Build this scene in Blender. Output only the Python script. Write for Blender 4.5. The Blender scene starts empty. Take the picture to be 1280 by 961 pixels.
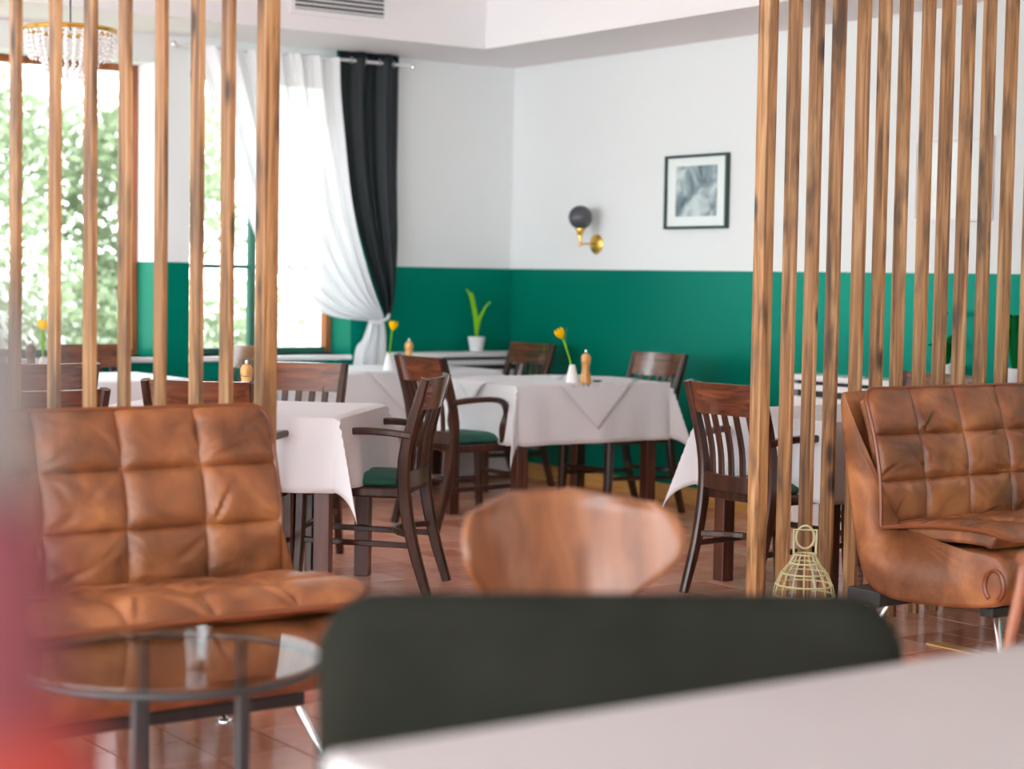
import bpy, bmesh, math, random
from mathutils import Vector, Matrix, noise
R = math.radians
random.seed(7)
scene = bpy.context.scene
COL = scene.collection

# ------------------------------------------------------------------ camera
TH = R(35.5)
CT, ST = math.cos(TH), math.sin(TH)
FPX, IW, IH = 2300.0, 1280.0, 961.0
CAMZ = 1.30
def W(X, Y, z=0.0):
    """camera-ground coordinates (X right, Y depth) -> room coordinates"""
    rx, ry = X + 0.02, Y - 12.15
    return Vector((rx*CT + ry*ST, -rx*ST + ry*CT, z))
cam_d = bpy.data.cameras.new('camera'); cam = bpy.data.objects.new('camera', cam_d); COL.objects.link(cam)
cam.location = W(0, 0, CAMZ)
PITCH = math.atan(134.5/FPX)
CR = Matrix.Rotation(-TH, 3, 'Z') @ Matrix.Rotation(R(90)-PITCH, 3, 'X') @ Matrix.Rotation(R(0.95), 3, 'Z')
cam.rotation_euler = CR.to_euler()
cam_d.sensor_width = 36.0
cam_d.lens = 36.0*FPX/IW
cam_d.clip_start = 0.05
cam_d.dof.use_dof = True
cam_d.dof.focus_distance = 6.9
cam_d.dof.aperture_fstop = (cam_d.lens/1000.0)/0.031
cam_d.dof.aperture_blades = 0
scene.camera = cam
def ray(px, py):
    return CR @ Vector(((px-IW/2)/FPX, -(py-IH/2)/FPX, -1.0))
def PZ(px, py, z):
    d = ray(px, py); return cam.location + d*((z-CAMZ)/d.z)
def PY(px, py, y):            # hit with room plane y = const
    d = ray(px, py); return cam.location + d*((y-cam.location.y)/d.y)
def PX(px, py, x):
    d = ray(px, py); return cam.location + d*((x-cam.location.x)/d.x)
def PROJ(p):
    q = CR.transposed() @ (Vector(p)-cam.location)
    return (IW/2 - FPX*q.x/q.z, IH/2 + FPX*q.y/q.z)

# ------------------------------------------------------------------ world, exposure
world = bpy.data.worlds.new('overcast_sky'); scene.world = world
world.use_nodes = True
wn = world.node_tree; wn.nodes.clear()
wo = wn.nodes.new('ShaderNodeOutputWorld'); bg = wn.nodes.new('ShaderNodeBackground')
bg.inputs['Color'].default_value = (0.93, 0.965, 1.0, 1); bg.inputs['Strength'].default_value = 1.0
wn.links.new(bg.outputs[0], wo.inputs[0])
scene.view_settings.view_transform = 'Standard'
scene.view_settings.look = 'None'
scene.view_settings.gamma = 1.0
scene.view_settings.use_curve_mapping = False
scene.view_settings.exposure = 3.05
try:
    scene.cycles.use_denoising = True
    scene.cycles.max_bounces = 10
    scene.cycles.diffuse_bounces = 6
    scene.cycles.transparent_max_bounces = 24
    scene.cycles.caustics_reflective = False
    scene.cycles.caustics_refractive = False
except Exception:
    pass

# ------------------------------------------------------------------ materials
MATS = {}
def srgb(r, g, b):
    f = lambda c: (c/255/12.92) if c/255 <= 0.04045 else ((c/255+0.055)/1.055)**2.4
    return (f(r), f(g), f(b), 1.0)
def base_mat(name):
    m = bpy.data.materials.new(name); m.use_nodes = True
    return m, m.node_tree, m.node_tree.nodes['Principled BSDF']
def mat(name, col, rough=0.5, metal=0.0, spec=0.5, var=0.0, vscale=6.0, bump=0.0, bscale=60.0, coat=0.0, sheen=0.0, stretch=(1,1,1)):
    m, nt, b = base_mat(name)
    b.inputs['Base Color'].default_value = col
    b.inputs['Roughness'].default_value = rough
    b.inputs['Metallic'].default_value = metal
    b.inputs['Specular IOR Level'].default_value = spec
    if coat: b.inputs['Coat Weight'].default_value = coat; b.inputs['Coat Roughness'].default_value = 0.12
    if sheen: b.inputs['Sheen Weight'].default_value = sheen
    if var or bump:
        tc = nt.nodes.new('ShaderNodeTexCoord'); mp = nt.nodes.new('ShaderNodeMapping')
        mp.inputs['Scale'].default_value = stretch
        nt.links.new(tc.outputs['Object'], mp.inputs[0])
    if var:
        n = nt.nodes.new('ShaderNodeTexNoise'); n.inputs['Scale'].default_value = vscale; n.inputs['Detail'].default_value = 4
        nt.links.new(mp.outputs[0], n.inputs['Vector'])
        rp = nt.nodes.new('ShaderNodeValToRGB')
        rp.color_ramp.elements[0].position = 0.3; rp.color_ramp.elements[1].position = 0.7
        rp.color_ramp.elements[0].color = tuple(c*(1-var) for c in col[:3])+(1,)
        rp.color_ramp.elements[1].color = tuple(min(1, c*(1+var)) for c in col[:3])+(1,)
        nt.links.new(n.outputs['Fac'], rp.inputs[0]); nt.links.new(rp.outputs[0], b.inputs['Base Color'])
    if bump:
        n2 = nt.nodes.new('ShaderNodeTexNoise'); n2.inputs['Scale'].default_value = bscale; n2.inputs['Detail'].default_value = 3
        nt.links.new(mp.outputs[0], n2.inputs['Vector'])
        bp = nt.nodes.new('ShaderNodeBump'); bp.inputs['Strength'].default_value = bump; bp.inputs['Distance'].default_value = 0.004
        nt.links.new(n2.outputs['Fac'], bp.inputs['Height']); nt.links.new(bp.outputs[0], b.inputs['Normal'])
    MATS[name] = m
    return m
def wood(name, c1, c2, c3, axis='Z', rough=0.4, scale=1.0, knots=False, coat=0.0):
    m, nt, b = base_mat(name)
    tc = nt.nodes.new('ShaderNodeTexCoord'); oi = nt.nodes.new('ShaderNodeObjectInfo')
    ad = nt.nodes.new('ShaderNodeVectorMath'); ad.operation = 'ADD'
    sc_ = nt.nodes.new('ShaderNodeVectorMath'); sc_.operation = 'SCALE'; sc_.inputs['Scale'].default_value = 37.0
    cx = nt.nodes.new('ShaderNodeCombineXYZ')
    for i in range(3): nt.links.new(oi.outputs['Random'], cx.inputs[i])
    nt.links.new(cx.outputs[0], sc_.inputs[0])
    nt.links.new(tc.outputs['Object'], ad.inputs[0]); nt.links.new(sc_.outputs[0], ad.inputs[1])
    mp = nt.nodes.new('ShaderNodeMapping')
    s = {'X': (1.2, 22, 22), 'Y': (22, 1.2, 22), 'Z': (22, 22, 1.2)}[axis]
    mp.inputs['Scale'].default_value = tuple(v*scale for v in s)
    nt.links.new(ad.outputs[0], mp.inputs[0])
    n = nt.nodes.new('ShaderNodeTexNoise'); n.inputs['Scale'].default_value = 1.6; n.inputs['Detail'].default_value = 6; n.inputs['Distortion'].default_value = 0.8
    nt.links.new(mp.outputs[0], n.inputs['Vector'])
    rp = nt.nodes.new('ShaderNodeValToRGB'); cr = rp.color_ramp
    cr.elements[0].position = 0.30; cr.elements[0].color = c3
    cr.elements[1].position = 0.72; cr.elements[1].color = c1
    e = cr.elements.new(0.5); e.color = c2
    nt.links.new(n.outputs['Fac'], rp.inputs[0])
    out = rp.outputs[0]
    if knots:
        # blotchy stain and dark knots
        mp2 = nt.nodes.new('ShaderNodeMapping'); mp2.inputs['Scale'].default_value = (9, 9, 2.3)
        nt.links.new(ad.outputs[0], mp2.inputs[0])
        n2 = nt.nodes.new('ShaderNodeTexNoise'); n2.inputs['Scale'].default_value = 1.5; n2.inputs['Detail'].default_value = 3
        nt.links.new(mp2.outputs[0], n2.inputs['Vector'])
        r2 = nt.nodes.new('ShaderNodeValToRGB'); r2.color_ramp.elements[0].position = 0.52; r2.color_ramp.elements[1].position = 0.74
        nt.links.new(n2.outputs['Fac'], r2.inputs[0])
        mx = nt.nodes.new('ShaderNodeMixRGB'); mx.inputs['Color2'].default_value = c3
        nt.links.new(r2.outputs[0], mx.inputs['Fac']); nt.links.new(out, mx.inputs['Color1'])
        v = nt.nodes.new('ShaderNodeTexVoronoi'); v.inputs['Scale'].default_value = 1.0
        mp3 = nt.nodes.new('ShaderNodeMapping'); mp3.inputs['Scale'].default_value = (9, 9, 3.4)
        nt.links.new(ad.outputs[0], mp3.inputs[0]); nt.links.new(mp3.outputs[0], v.inputs['Vector'])
        r3 = nt.nodes.new('ShaderNodeValToRGB'); r3.color_ramp.elements[0].position = 0.08; r3.color_ramp.elements[1].position = 0.22
        r3.color_ramp.elements[0].color = (1, 1, 1, 1); r3.color_ramp.elements[1].color = (0, 0, 0, 1)
        nt.links.new(v.outputs['Distance'], r3.inputs[0])
        mx2 = nt.nodes.new('ShaderNodeMixRGB'); mx2.inputs['Color2'].default_value = srgb(58, 38, 28)
        nt.links.new(r3.outputs[0], mx2.inputs['Fac']); nt.links.new(mx.outputs[0], mx2.inputs['Color1'])
        out = mx2.outputs[0]
    nt.links.new(out, b.inputs['Base Color'])
    b.inputs['Roughness'].default_value = rough
    if coat: b.inputs['Coat Weight'].default_value = coat; b.inputs['Coat Roughness'].default_value = 0.15
    bp = nt.nodes.new('ShaderNodeBump'); bp.inputs['Strength'].default_value = 0.12; bp.inputs['Distance'].default_value = 0.003
    nt.links.new(n.outputs['Fac'], bp.inputs['Height']); nt.links.new(bp.outputs[0], b.inputs['Normal'])
    MATS[name] = m
    return m
def glass(name, tint=(1, 1, 1, 1), refl=0.06, rough=0.0, ior=1.5):
    m = bpy.data.materials.new(name); m.use_nodes = True; nt = m.node_tree; nt.nodes.clear()
    o = nt.nodes.new('ShaderNodeOutputMaterial'); t = nt.nodes.new('ShaderNodeBsdfTransparent'); t.inputs[0].default_value = tint
    g = nt.nodes.new('ShaderNodeBsdfGlossy'); g.inputs['Roughness'].default_value = rough
    fr = nt.nodes.new('ShaderNodeFresnel'); fr.inputs['IOR'].default_value = ior
    mx = nt.nodes.new('ShaderNodeMixShader')
    ge = nt.nodes.new('ShaderNodeNewGeometry'); iv = nt.nodes.new('ShaderNodeMath'); iv.operation = 'SUBTRACT'; iv.inputs[0].default_value = 1.0
    mu = nt.nodes.new('ShaderNodeMath'); mu.operation = 'MULTIPLY'
    nt.links.new(ge.outputs['Backfacing'], iv.inputs[1]); nt.links.new(iv.outputs[0], mu.inputs[0]); nt.links.new(fr.outputs[0], mu.inputs[1])
    nt.links.new(mu.outputs[0], mx.inputs[0]); nt.links.new(t.outputs[0], mx.inputs[1]); nt.links.new(g.outputs[0], mx.inputs[2])
    nt.links.new(mx.outputs[0], o.inputs[0])
    MATS[name] = m
    return m
def fabric_translucent(name, col, transp=0.15, transl=0.5):
    m = bpy.data.materials.new(name); m.use_nodes = True; nt = m.node_tree; nt.nodes.clear()
    o = nt.nodes.new('ShaderNodeOutputMaterial'); d = nt.nodes.new('ShaderNodeBsdfDiffuse'); d.inputs[0].default_value = col
    t = nt.nodes.new('ShaderNodeBsdfTranslucent'); t.inputs[0].default_value = col
    tr = nt.nodes.new('ShaderNodeBsdfTransparent')
    a = nt.nodes.new('ShaderNodeMixShader'); a.inputs[0].default_value = transl
    c = nt.nodes.new('ShaderNodeMixShader'); c.inputs[0].default_value = transp
    nt.links.new(d.outputs[0], a.inputs[1]); nt.links.new(t.outputs[0], a.inputs[2])
    nt.links.new(a.outputs[0], c.inputs[1]); nt.links.new(tr.outputs[0], c.inputs[2]); nt.links.new(c.outputs[0], o.inputs[0])
    MATS[name] = m
    return m

def wall_paint():
    m, nt, b = base_mat('wall_paint')
    g = nt.nodes.new('ShaderNodeNewGeometry'); sx = nt.nodes.new('ShaderNodeSeparateXYZ')
    nt.links.new(g.outputs['Position'], sx.inputs[0])
    gt = nt.nodes.new('ShaderNodeMath'); gt.operation = 'GREATER_THAN'; gt.inputs[1].default_value = 1.353
    nt.links.new(sx.outputs['Z'], gt.inputs[0])
    mx = nt.nodes.new('ShaderNodeMixRGB'); mx.inputs['Color1'].default_value = (0.0, 0.140, 0.095, 1); mx.inputs['Color2'].default_value = (0.80, 0.80, 0.81, 1)
    nt.links.new(gt.outputs[0], mx.inputs['Fac']); nt.links.new(mx.outputs[0], b.inputs['Base Color'])
    mr = nt.nodes.new('ShaderNodeMapRange'); mr.inputs['To Min'].default_value = 0.28; mr.inputs['To Max'].default_value = 0.75
    nt.links.new(gt.outputs[0], mr.inputs['Value']); nt.links.new(mr.outputs[0], b.inputs['Roughness'])
    b.inputs['Specular Tint'].default_value = (0.02, 1.0, 0.74, 1)
    b.inputs['Specular IOR Level'].default_value = 1.0
    n = nt.nodes.new('ShaderNodeTexNoise'); n.inputs['Scale'].default_value = 90
    tc = nt.nodes.new('ShaderNodeTexCoord'); nt.links.new(tc.outputs['Object'], n.inputs['Vector'])
    bp = nt.nodes.new('ShaderNodeBump'); bp.inputs['Strength'].default_value = 0.05; bp.inputs['Distance'].default_value = 0.003
    nt.links.new(n.outputs['Fac'], bp.inputs['Height']); nt.links.new(bp.outputs[0], b.inputs['Normal'])
    MATS['wall_paint'] = m
wall_paint()
mat('white_paint', (0.80, 0.80, 0.81, 1), 0.7, bump=0.05, bscale=80)
mat('white_lacquer', (0.78, 0.79, 0.80, 1), 0.35)
mat('dark_slot', (0.02, 0.03, 0.03, 1), 0.6)
mat('grout', srgb(95, 82, 78), 0.8, var=0.2, vscale=20)
mat('white_cloth', (0.69, 0.705, 0.73, 1), 0.85, var=0.03, vscale=3, bump=0.25, bscale=14)
mat('white_ceramic', (0.82, 0.83, 0.85, 1), 0.18)
mat('green_cushion', (0.006, 0.105, 0.070, 1), 0.7, var=0.2, vscale=9, bump=0.2, bscale=90)
mat('chrome', (0.80, 0.80, 0.82, 1), 0.12, metal=1.0)
mat('black_metal', (0.025, 0.027, 0.03, 1), 0.4)
mat('brass', (0.83, 0.50, 0.10, 1), 0.25, metal=0.85)
mat('silver', (0.75, 0.76, 0.78, 1), 0.25, metal=1.0)
mat('foreground_green', (0.013, 0.0145, 0.011, 1), 1.0, spec=0.08, var=0.15, vscale=8, bump=0.2, bscale=120)
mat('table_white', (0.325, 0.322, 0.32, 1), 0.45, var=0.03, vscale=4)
mat('red_fabric', srgb(112, 20, 3), 0.75, var=0.15, vscale=12, bump=0.2, bscale=140)
mat('mauve_fabric', srgb(80, 27, 34), 0.8, var=0.1, vscale=12, bump=0.2, bscale=140)
mat('grey_fabric', srgb(84, 80, 78), 0.85, var=0.08, vscale=10, bump=0.2, bscale=140)
mat('curtain_dark', (0.006, 0.012, 0.015, 1), 0.55, spec=0.35, var=0.2, vscale=3)
fabric_translucent('curtain_lit_edge', (0.02, 0.25, 0.20, 1), 0.0, 0.7)  # teal of daylight passing through the drape, put into the colour
fabric_translucent('sheer', (0.86, 0.87, 0.90, 1), 0.05, 0.26)
mat('petal_yellow', srgb(250, 205, 15), 0.5)
fabric_translucent('petal_bright', srgb(255, 215, 10), 0.0, 0.4)
fabric_translucent('leaf_fresh', srgb(150, 215, 50), 0.0, 0.4)
fabric_translucent('leaf_dark', srgb(20, 120, 60), 0.0, 0.35)
mat('flower_red', srgb(150, 20, 50), 0.5)
mat('soil', srgb(50, 36, 28), 0.95)
mat('frame_green', (0.012, 0.045, 0.042, 1), 0.35)
mat('mat_board', (0.92, 0.93, 0.94, 1), 0.7)
mat('wire_cream', srgb(172, 172, 130), 0.45)
mat('candle_wax', srgb(240, 235, 225), 0.5)
mat('bark', srgb(92, 78, 62), 0.9, var=0.3, vscale=8)
mat('outdoor_ground', srgb(176, 178, 160), 0.9, var=0.15, vscale=0.7)
mat('render_wall', srgb(225, 225, 225), 0.9)
fabric_translucent('tree_leaf', srgb(118, 138, 98), 0.0, 0.35)
fabric_translucent('tree_leaf_b', srgb(150, 163, 134), 0.0, 0.35)
mat('crystal', (0.92, 0.94, 0.95, 1), 0.05, spec=1.0)
mat('green_window', (0.03, 0.14, 0.10, 1), 0.45)
wood('slat_pine', srgb(190, 154, 110), srgb(156, 112, 68), srgb(82, 58, 40), 'Z', 0.45, 1.0, knots=True)
wood('dark_chair_wood', srgb(78, 42, 27), srgb(55, 28, 18), srgb(36, 18, 13), 'Z', 0.28, 1.0, coat=0.25)
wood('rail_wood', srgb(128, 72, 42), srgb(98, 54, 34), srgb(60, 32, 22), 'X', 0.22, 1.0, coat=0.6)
wood('table_leg_wood', srgb(98, 52, 33), srgb(80, 40, 26), srgb(54, 28, 19), 'Z', 0.3, 1.0, coat=0.2)
wood('ply_wood', srgb(150, 100, 66), srgb(132, 84, 52), srgb(108, 66, 41), 'Z', 0.30, 0.55, coat=0.3)
wood('ply_edge', srgb(120, 80, 50), srgb(96, 62, 40), srgb(60, 38, 26), 'X', 0.5, 2.0)
wood('baseboard_wood', srgb(226, 180, 110), srgb(214, 164, 92), srgb(190, 140, 76), 'Y', 0.4, 1.0)
wood('window_wood', srgb(176, 108, 62), srgb(150, 86, 48), srgb(112, 62, 34), 'Z', 0.4, 1.0)
wood('mill_wood', srgb(232, 186, 118), srgb(216, 164, 96), srgb(180, 128, 68), 'Z', 0.35, 2.0)
wood('mill_dark', srgb(120, 84, 66), srgb(96, 66, 52), srgb(60, 42, 34), 'Z', 0.35, 2.0)
wood('strip_wood', srgb(206, 170, 108), srgb(186, 146, 88), srgb(150, 112, 66), 'Y', 0.45, 1.0)
wood('side_wood', srgb(168, 112, 84), srgb(148, 94, 70), srgb(112, 68, 50), 'Z', 0.4, 1.0)
glass('window_glass', (0.97, 0.99, 0.98, 1), ior=1.25)
glass('table_glass', (0.86, 0.90, 0.90, 1), ior=1.55)
glass('tumbler_glass', (0.93, 0.95, 0.96, 1), ior=2.0, rough=0.03)
m, nt, b = base_mat('smoked_glass')
b.inputs['Base Color'].default_value = srgb(70, 72, 80); b.inputs['Roughness'].default_value = 0.08
b.inputs['Alpha'].default_value = 0.82; MATS['smoked_glass'] = m

def leather():
    m, nt, b = base_mat('leather')
    tc = nt.nodes.new('ShaderNodeTexCoord')
    n = nt.nodes.new('ShaderNodeTexNoise'); n.inputs['Scale'].default_value = 5.5; n.inputs['Detail'].default_value = 5; n.inputs['Distortion'].default_value = 0.6
    nt.links.new(tc.outputs['Object'], n.inputs['Vector'])
    rp = nt.nodes.new('ShaderNodeValToRGB'); cr = rp.color_ramp
    cr.elements[0].position = 0.32; cr.elements[0].color = srgb(94, 57, 34)
    cr.elements[1].position = 0.72; cr.elements[1].color = srgb(172, 114, 70)
    e = cr.elements.new(0.5); e.color = srgb(132, 81, 48)
    nt.links.new(n.outputs['Fac'], rp.inputs[0]); nt.links.new(rp.outputs[0], b.inputs['Base Color'])
    b.inputs['Roughness'].default_value = 0.38
    n2 = nt.nodes.new('ShaderNodeTexNoise'); n2.inputs['Scale'].default_value = 22; n2.inputs['Detail'].default_value = 6; n2.inputs['Distortion'].default_value = 1.2
    nt.links.new(tc.outputs['Object'], n2.inputs['Vector'])
    bp = nt.nodes.new('ShaderNodeBump'); bp.inputs['Strength'].default_value = 0.22; bp.inputs['Distance'].default_value = 0.01
    nt.links.new(n2.outputs['Fac'], bp.inputs['Height']); nt.links.new(bp.outputs[0], b.inputs['Normal'])
    MATS['leather'] = m
leather()
mat('leather_piping', srgb(120, 66, 36), 0.35)
def tile_mat(name, cols, rough):
    m, nt, b = base_mat(name)
    oi = nt.nodes.new('ShaderNodeObjectInfo'); tc = nt.nodes.new('ShaderNodeTexCoord')
    n = nt.nodes.new('ShaderNodeTexNoise'); n.inputs['Scale'].default_value = 9; n.inputs['Detail'].default_value = 4
    g = nt.nodes.new('ShaderNodeNewGeometry')
    nt.links.new(g.outputs['Position'], n.inputs['Vector'])
    # a slow variation from tile to tile, sampled at tile size
    sn = nt.nodes.new('ShaderNodeVectorMath'); sn.operation = 'SNAP'; sn.inputs[1].default_value = (0.22, 0.22, 10)
    nt.links.new(g.outputs['Position'], sn.inputs[0])
    wn_ = nt.nodes.new('ShaderNodeTexWhiteNoise'); nt.links.new(sn.outputs[0], wn_.inputs['Vector'])
    ad = nt.nodes.new('ShaderNodeMath'); ad.operation = 'MULTIPLY_ADD'; ad.inputs[1].default_value = 0.5; 
    nt.links.new(wn_.outputs['Value'], ad.inputs[0]); 
    ml = nt.nodes.new('ShaderNodeMath'); ml.operation = 'MULTIPLY'; ml.inputs[1].default_value = 0.5
    nt.links.new(n.outputs['Fac'], ml.inputs[0]); nt.links.new(ml.outputs[0], ad.inputs[2])
    rp = nt.nodes.new('ShaderNodeValToRGB'); cr = rp.color_ramp
    cr.elements[0].position = 0.15; cr.elements[0].color = cols[0]; cr.elements[1].position = 0.85; cr.elements[1].color = cols[2]
    e = cr.elements.new(0.5); e.color = cols[1]
    nt.links.new(ad.outputs[0], rp.inputs[0]); nt.links.new(rp.outputs[0], b.inputs['Base Color'])
    b.inputs['Roughness'].default_value = rough
    bp = nt.nodes.new('ShaderNodeBump'); bp.inputs['Strength'].default_value = 0.15; bp.inputs['Distance'].default_value = 0.004
    nt.links.new(n.outputs['Fac'], bp.inputs['Height']); nt.links.new(bp.outputs[0], b.inputs['Normal'])
    MATS[name] = m
tile_mat('terracotta', (srgb(190, 120, 98), srgb(218, 153, 128), srgb(232, 180, 158)), 0.17)
def art_print():
    m, nt, b = base_mat('art_print')
    tc = nt.nodes.new('ShaderNodeTexCoord')
    n = nt.nodes.new('ShaderNodeTexNoise'); n.inputs['Scale'].default_value = 7; n.inputs['Detail'].default_value = 7; n.inputs['Distortion'].default_value = 0.7
    nt.links.new(tc.outputs['Object'], n.inputs['Vector'])
    rp = nt.nodes.new('ShaderNodeValToRGB'); cr = rp.color_ramp
    cr.elements[0].position = 0.33; cr.elements[0].color = srgb(70, 88, 98); cr.elements[1].position = 0.62; cr.elements[1].color = srgb(215, 222, 226)
    e = cr.elements.new(0.46); e.color = srgb(140, 156, 166)
    nt.links.new(n.outputs['Fac'], rp.inputs[0]); nt.links.new(rp.outputs[0], b.inputs['Base Color'])
    b.inputs['Roughness'].default_value = 0.3
    MATS['art_print'] = m
art_print()

# ------------------------------------------------------------------ mesh helpers
class MB:
    def __init__(s): s.v = []; s.f = []
    def add(s, vs, fs):
        o = len(s.v); s.v += [tuple(p) for p in vs]; s.f += [tuple(i+o for i in f) for f in fs]; return s
    def box(s, x0, x1, y0, y1, z0, z1):
        return s.add([(x0,y0,z0),(x1,y0,z0),(x1,y1,z0),(x0,y1,z0),(x0,y0,z1),(x1,y0,z1),(x1,y1,z1),(x0,y1,z1)],
                     [(0,3,2,1),(4,5,6,7),(0,1,5,4),(1,2,6,5),(2,3,7,6),(3,0,4,7)])
    def ring_loft(s, rings, closed=False, cap=True):
        n = len(rings[0]); vs = [p for r in rings for p in r]; fs = []
        m_ = len(rings)
        for k in range(m_ if closed else m_-1):
            a, b2 = k*n, ((k+1) % m_)*n
            for i in range(n):
                j = (i+1) % n; fs.append((a+i, a+j, b2+j, b2+i))
        if cap and not closed:
            fs.append(tuple(range(n-1, -1, -1))); fs.append(tuple((m_-1)*n+i for i in range(n)))
        return s.add(vs, fs)
    def tube(s, pts, r, seg=8, closed=False):
        pts = [Vector(p) for p in pts]; rs = r if isinstance(r, (list, tuple)) else [r]*len(pts)
        rings = []; up = None
        for i, p in enumerate(pts):
            if closed: t = pts[(i+1) % len(pts)]-pts[i-1]
            else: t = pts[min(i+1, len(pts)-1)]-pts[max(i-1, 0)]
            t.normalize()
            if up is None: up = Vector((0,0,1)) if abs(t.z) < 0.9 else Vector((1,0,0))
            a = t.cross(up)
            if a.length < 1e-5: a = t.cross(Vector((0,1,0)))
            a.normalize(); bb = a.cross(t).normalized(); up = bb
            rings.append([p+(a*math.cos(q)+bb*math.sin(q))*rs[i] for q in [2*math.pi*k/seg for k in range(seg)]])
        return s.ring_loft(rings, closed)
    def sweep(s, pts, w, h, side=(1,0,0)):
        """rectangular section swept along pts; w measured along 'side', h across it"""
        pts = [Vector(p) for p in pts]; side = Vector(side); rings = []
        for i, p in enumerate(pts):
            t = (pts[min(i+1, len(pts)-1)]-pts[max(i-1, 0)]).normalized()
            a = (side - t*side.dot(t)).normalized(); bb = t.cross(a)
            ww = w[i] if isinstance(w, (list, tuple)) else w; hh = h[i] if isinstance(h, (list, tuple)) else h
            c = 0.22*min(ww, hh)
            rings.append([p+a*x+bb*y for x, y in ((ww/2-c,hh/2),(ww/2,hh/2-c),(ww/2,-hh/2+c),(ww/2-c,-hh/2),(-ww/2+c,-hh/2),(-ww/2,-hh/2+c),(-ww/2,hh/2-c),(-ww/2+c,hh/2))])
        return s.ring_loft(rings)
    def lathe(s, prof, seg=20, c=(0,0,0)):
        rings = [[(c[0]+r*math.cos(2*math.pi*k/seg), c[1]+r*math.sin(2*math.pi*k/seg), c[2]+z) for k in range(seg)] for r, z in prof]
        return s.ring_loft(rings)
    def grid(s, fn, nu, nv, thick=None):
        vs = [fn(i/nu, j/nv) for j in range(nv+1) for i in range(nu+1)]
        fs = [(j*(nu+1)+i, j*(nu+1)+i+1, (j+1)*(nu+1)+i+1, (j+1)*(nu+1)+i) for j in range(nv) for i in range(nu)]
        return s.add(vs, fs)
    def build(s, name, material, parent=None, smooth=False, loc=None, rz=0.0, bevel=0.0, solid=0.0, subsurf=0):
        me = bpy.data.meshes.new(name); me.from_pydata(s.v, [], s.f); me.update()
        bm = bmesh.new(); bm.from_mesh(me); bmesh.ops.recalc_face_normals(bm, faces=bm.faces); bm.to_mesh(me); bm.free()
        o = bpy.data.objects.new(name, me); COL.objects.link(o)
        me.materials.append(MATS[material])
        if smooth:
            for p in me.polygons: p.use_smooth = True
            try: me.set_sharp_from_angle(angle=R(40))
            except Exception: pass
        if parent is not None: o.parent = parent
        if loc is not None: o.location = loc
        o.rotation_euler.z = rz
        if solid:
            md = o.modifiers.new('thickness', 'SOLIDIFY'); md.thickness = solid; md.offset = 0
        if bevel:
            md = o.modifiers.new('edge', 'BEVEL'); md.width = bevel; md.segments = 2; md.limit_method = 'ANGLE'
        if subsurf:
            md = o.modifiers.new('smooth', 'SUBSURF'); md.levels = subsurf; md.render_levels = subsurf
        return o
def tag(o, label, cat=None, group=None, kind=None):
    o['label'] = label
    if cat: o['category'] = cat
    if group: o['group'] = group
    if kind: o['kind'] = kind
    return o
def thing(name, label, cat, loc=(0,0,0), rz=0.0, group=None):
    o = bpy.data.objects.new(name, None); COL.objects.link(o); o.empty_display_size = 0.1
    o.location = loc; o.rotation_euler.z = rz
    return tag(o, label, cat, group)
def struct(o, label=None):
    o['kind'] = 'structure'
    if label: o['label'] = label
    return o
def copy_tree(o, parent=None):
    c = o.copy(); COL.objects.link(c); c.parent = parent
    for ch in list(o.children): copy_tree(ch, c)
    return c
def catmull(pts, n):
    out = []; P = [Vector(p) for p in pts]; P = [P[0]*2-P[1]]+P+[P[-1]*2-P[-2]]
    segs = len(P)-3
    for k in range(n+1):
        q = k/n*segs; i = min(int(q), segs-1); t = q-i
        a, b2, c, d = P[i:i+4]
        out.append(0.5*((2*b2)+(c-a)*t+(2*a-5*b2+4*c-d)*t*t+(3*b2-a-3*c+d)*t**3))
    return out

# ------------------------------------------------------------------ room shell
XW, YS, CEIL, SOF = -9.2, -12.6, 3.10, 2.66
W1 = (-4.95, -2.531); W2 = (-2.31, -1.216); WZ0, WZ1 = 0.80, 2.50; RV = 0.25
fl = MB().box(XW, 0, YS, 0, -0.06, -0.008).build('floor', 'grout'); struct(fl, 'grey grout bed of the tiled restaurant floor')
mb = MB(); Tn = 0.34
mb.box(XW, W1[0], 0, Tn, 0, CEIL); mb.box(W1[1], W2[0], 0, Tn, 0, CEIL); mb.box(W2[1], 0.3, 0, Tn, 0, CEIL)
for a in (W1, W2):
    mb.box(a[0], a[1], 0, Tn, 0, WZ0); mb.box(a[0], a[1], 0, Tn, WZ1, CEIL)
struct(mb.build('wall_north', 'wall_paint'), 'window wall painted green below and white above')
struct(MB().box(0, 0.3, YS, 0, 0, CEIL).build('wall_east', 'wall_paint'), 'picture wall painted green below and white above')
# unseen side and rear walls; tall openings added and sized to light the room
OW, OS = -0.5, -5.2
mb = MB(); mb.box(XW-0.3, XW, OW, 0, 0, CEIL); mb.box(XW-0.3, XW, YS, OW, 3.0, CEIL); mb.box(XW-0.3, XW, YS, OW, 0, 0.12)
for y in (-12.6, -9.9, -7.4, -4.9, -2.6): mb.box(XW-0.3, XW, y, y+0.15, 0.12, 3.0)
struct(mb.build('wall_west', 'wall_paint'), 'unseen side wall with tall openings added to light the room')
mb = MB(); mb.box(XW, OS, YS-0.3, YS, 3.0, CEIL); mb.box(XW, OS, YS-0.3, YS, 0, 0.12); mb.box(OS, 0.3, YS-0.3, YS, 0, CEIL)
for x in (-9.2,): mb.box(x, x+0.15, YS-0.3, YS, 0.12, 3.0)
struct(mb.build('wall_south', 'wall_paint'), 'unseen rear wall with tall openings sized to light the room')
struct(MB().box(XW-0.3, 0.3, YS-0.3, Tn, CEIL, CEIL+0.2).build('ceiling', 'white_paint'), 'plain white ceiling')
mb = MB(); mb.box(XW, 0, -0.73, 0, SOF, CEIL); mb.box(-0.73, 0, -12.5, -0.73, SOF, CEIL)
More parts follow.
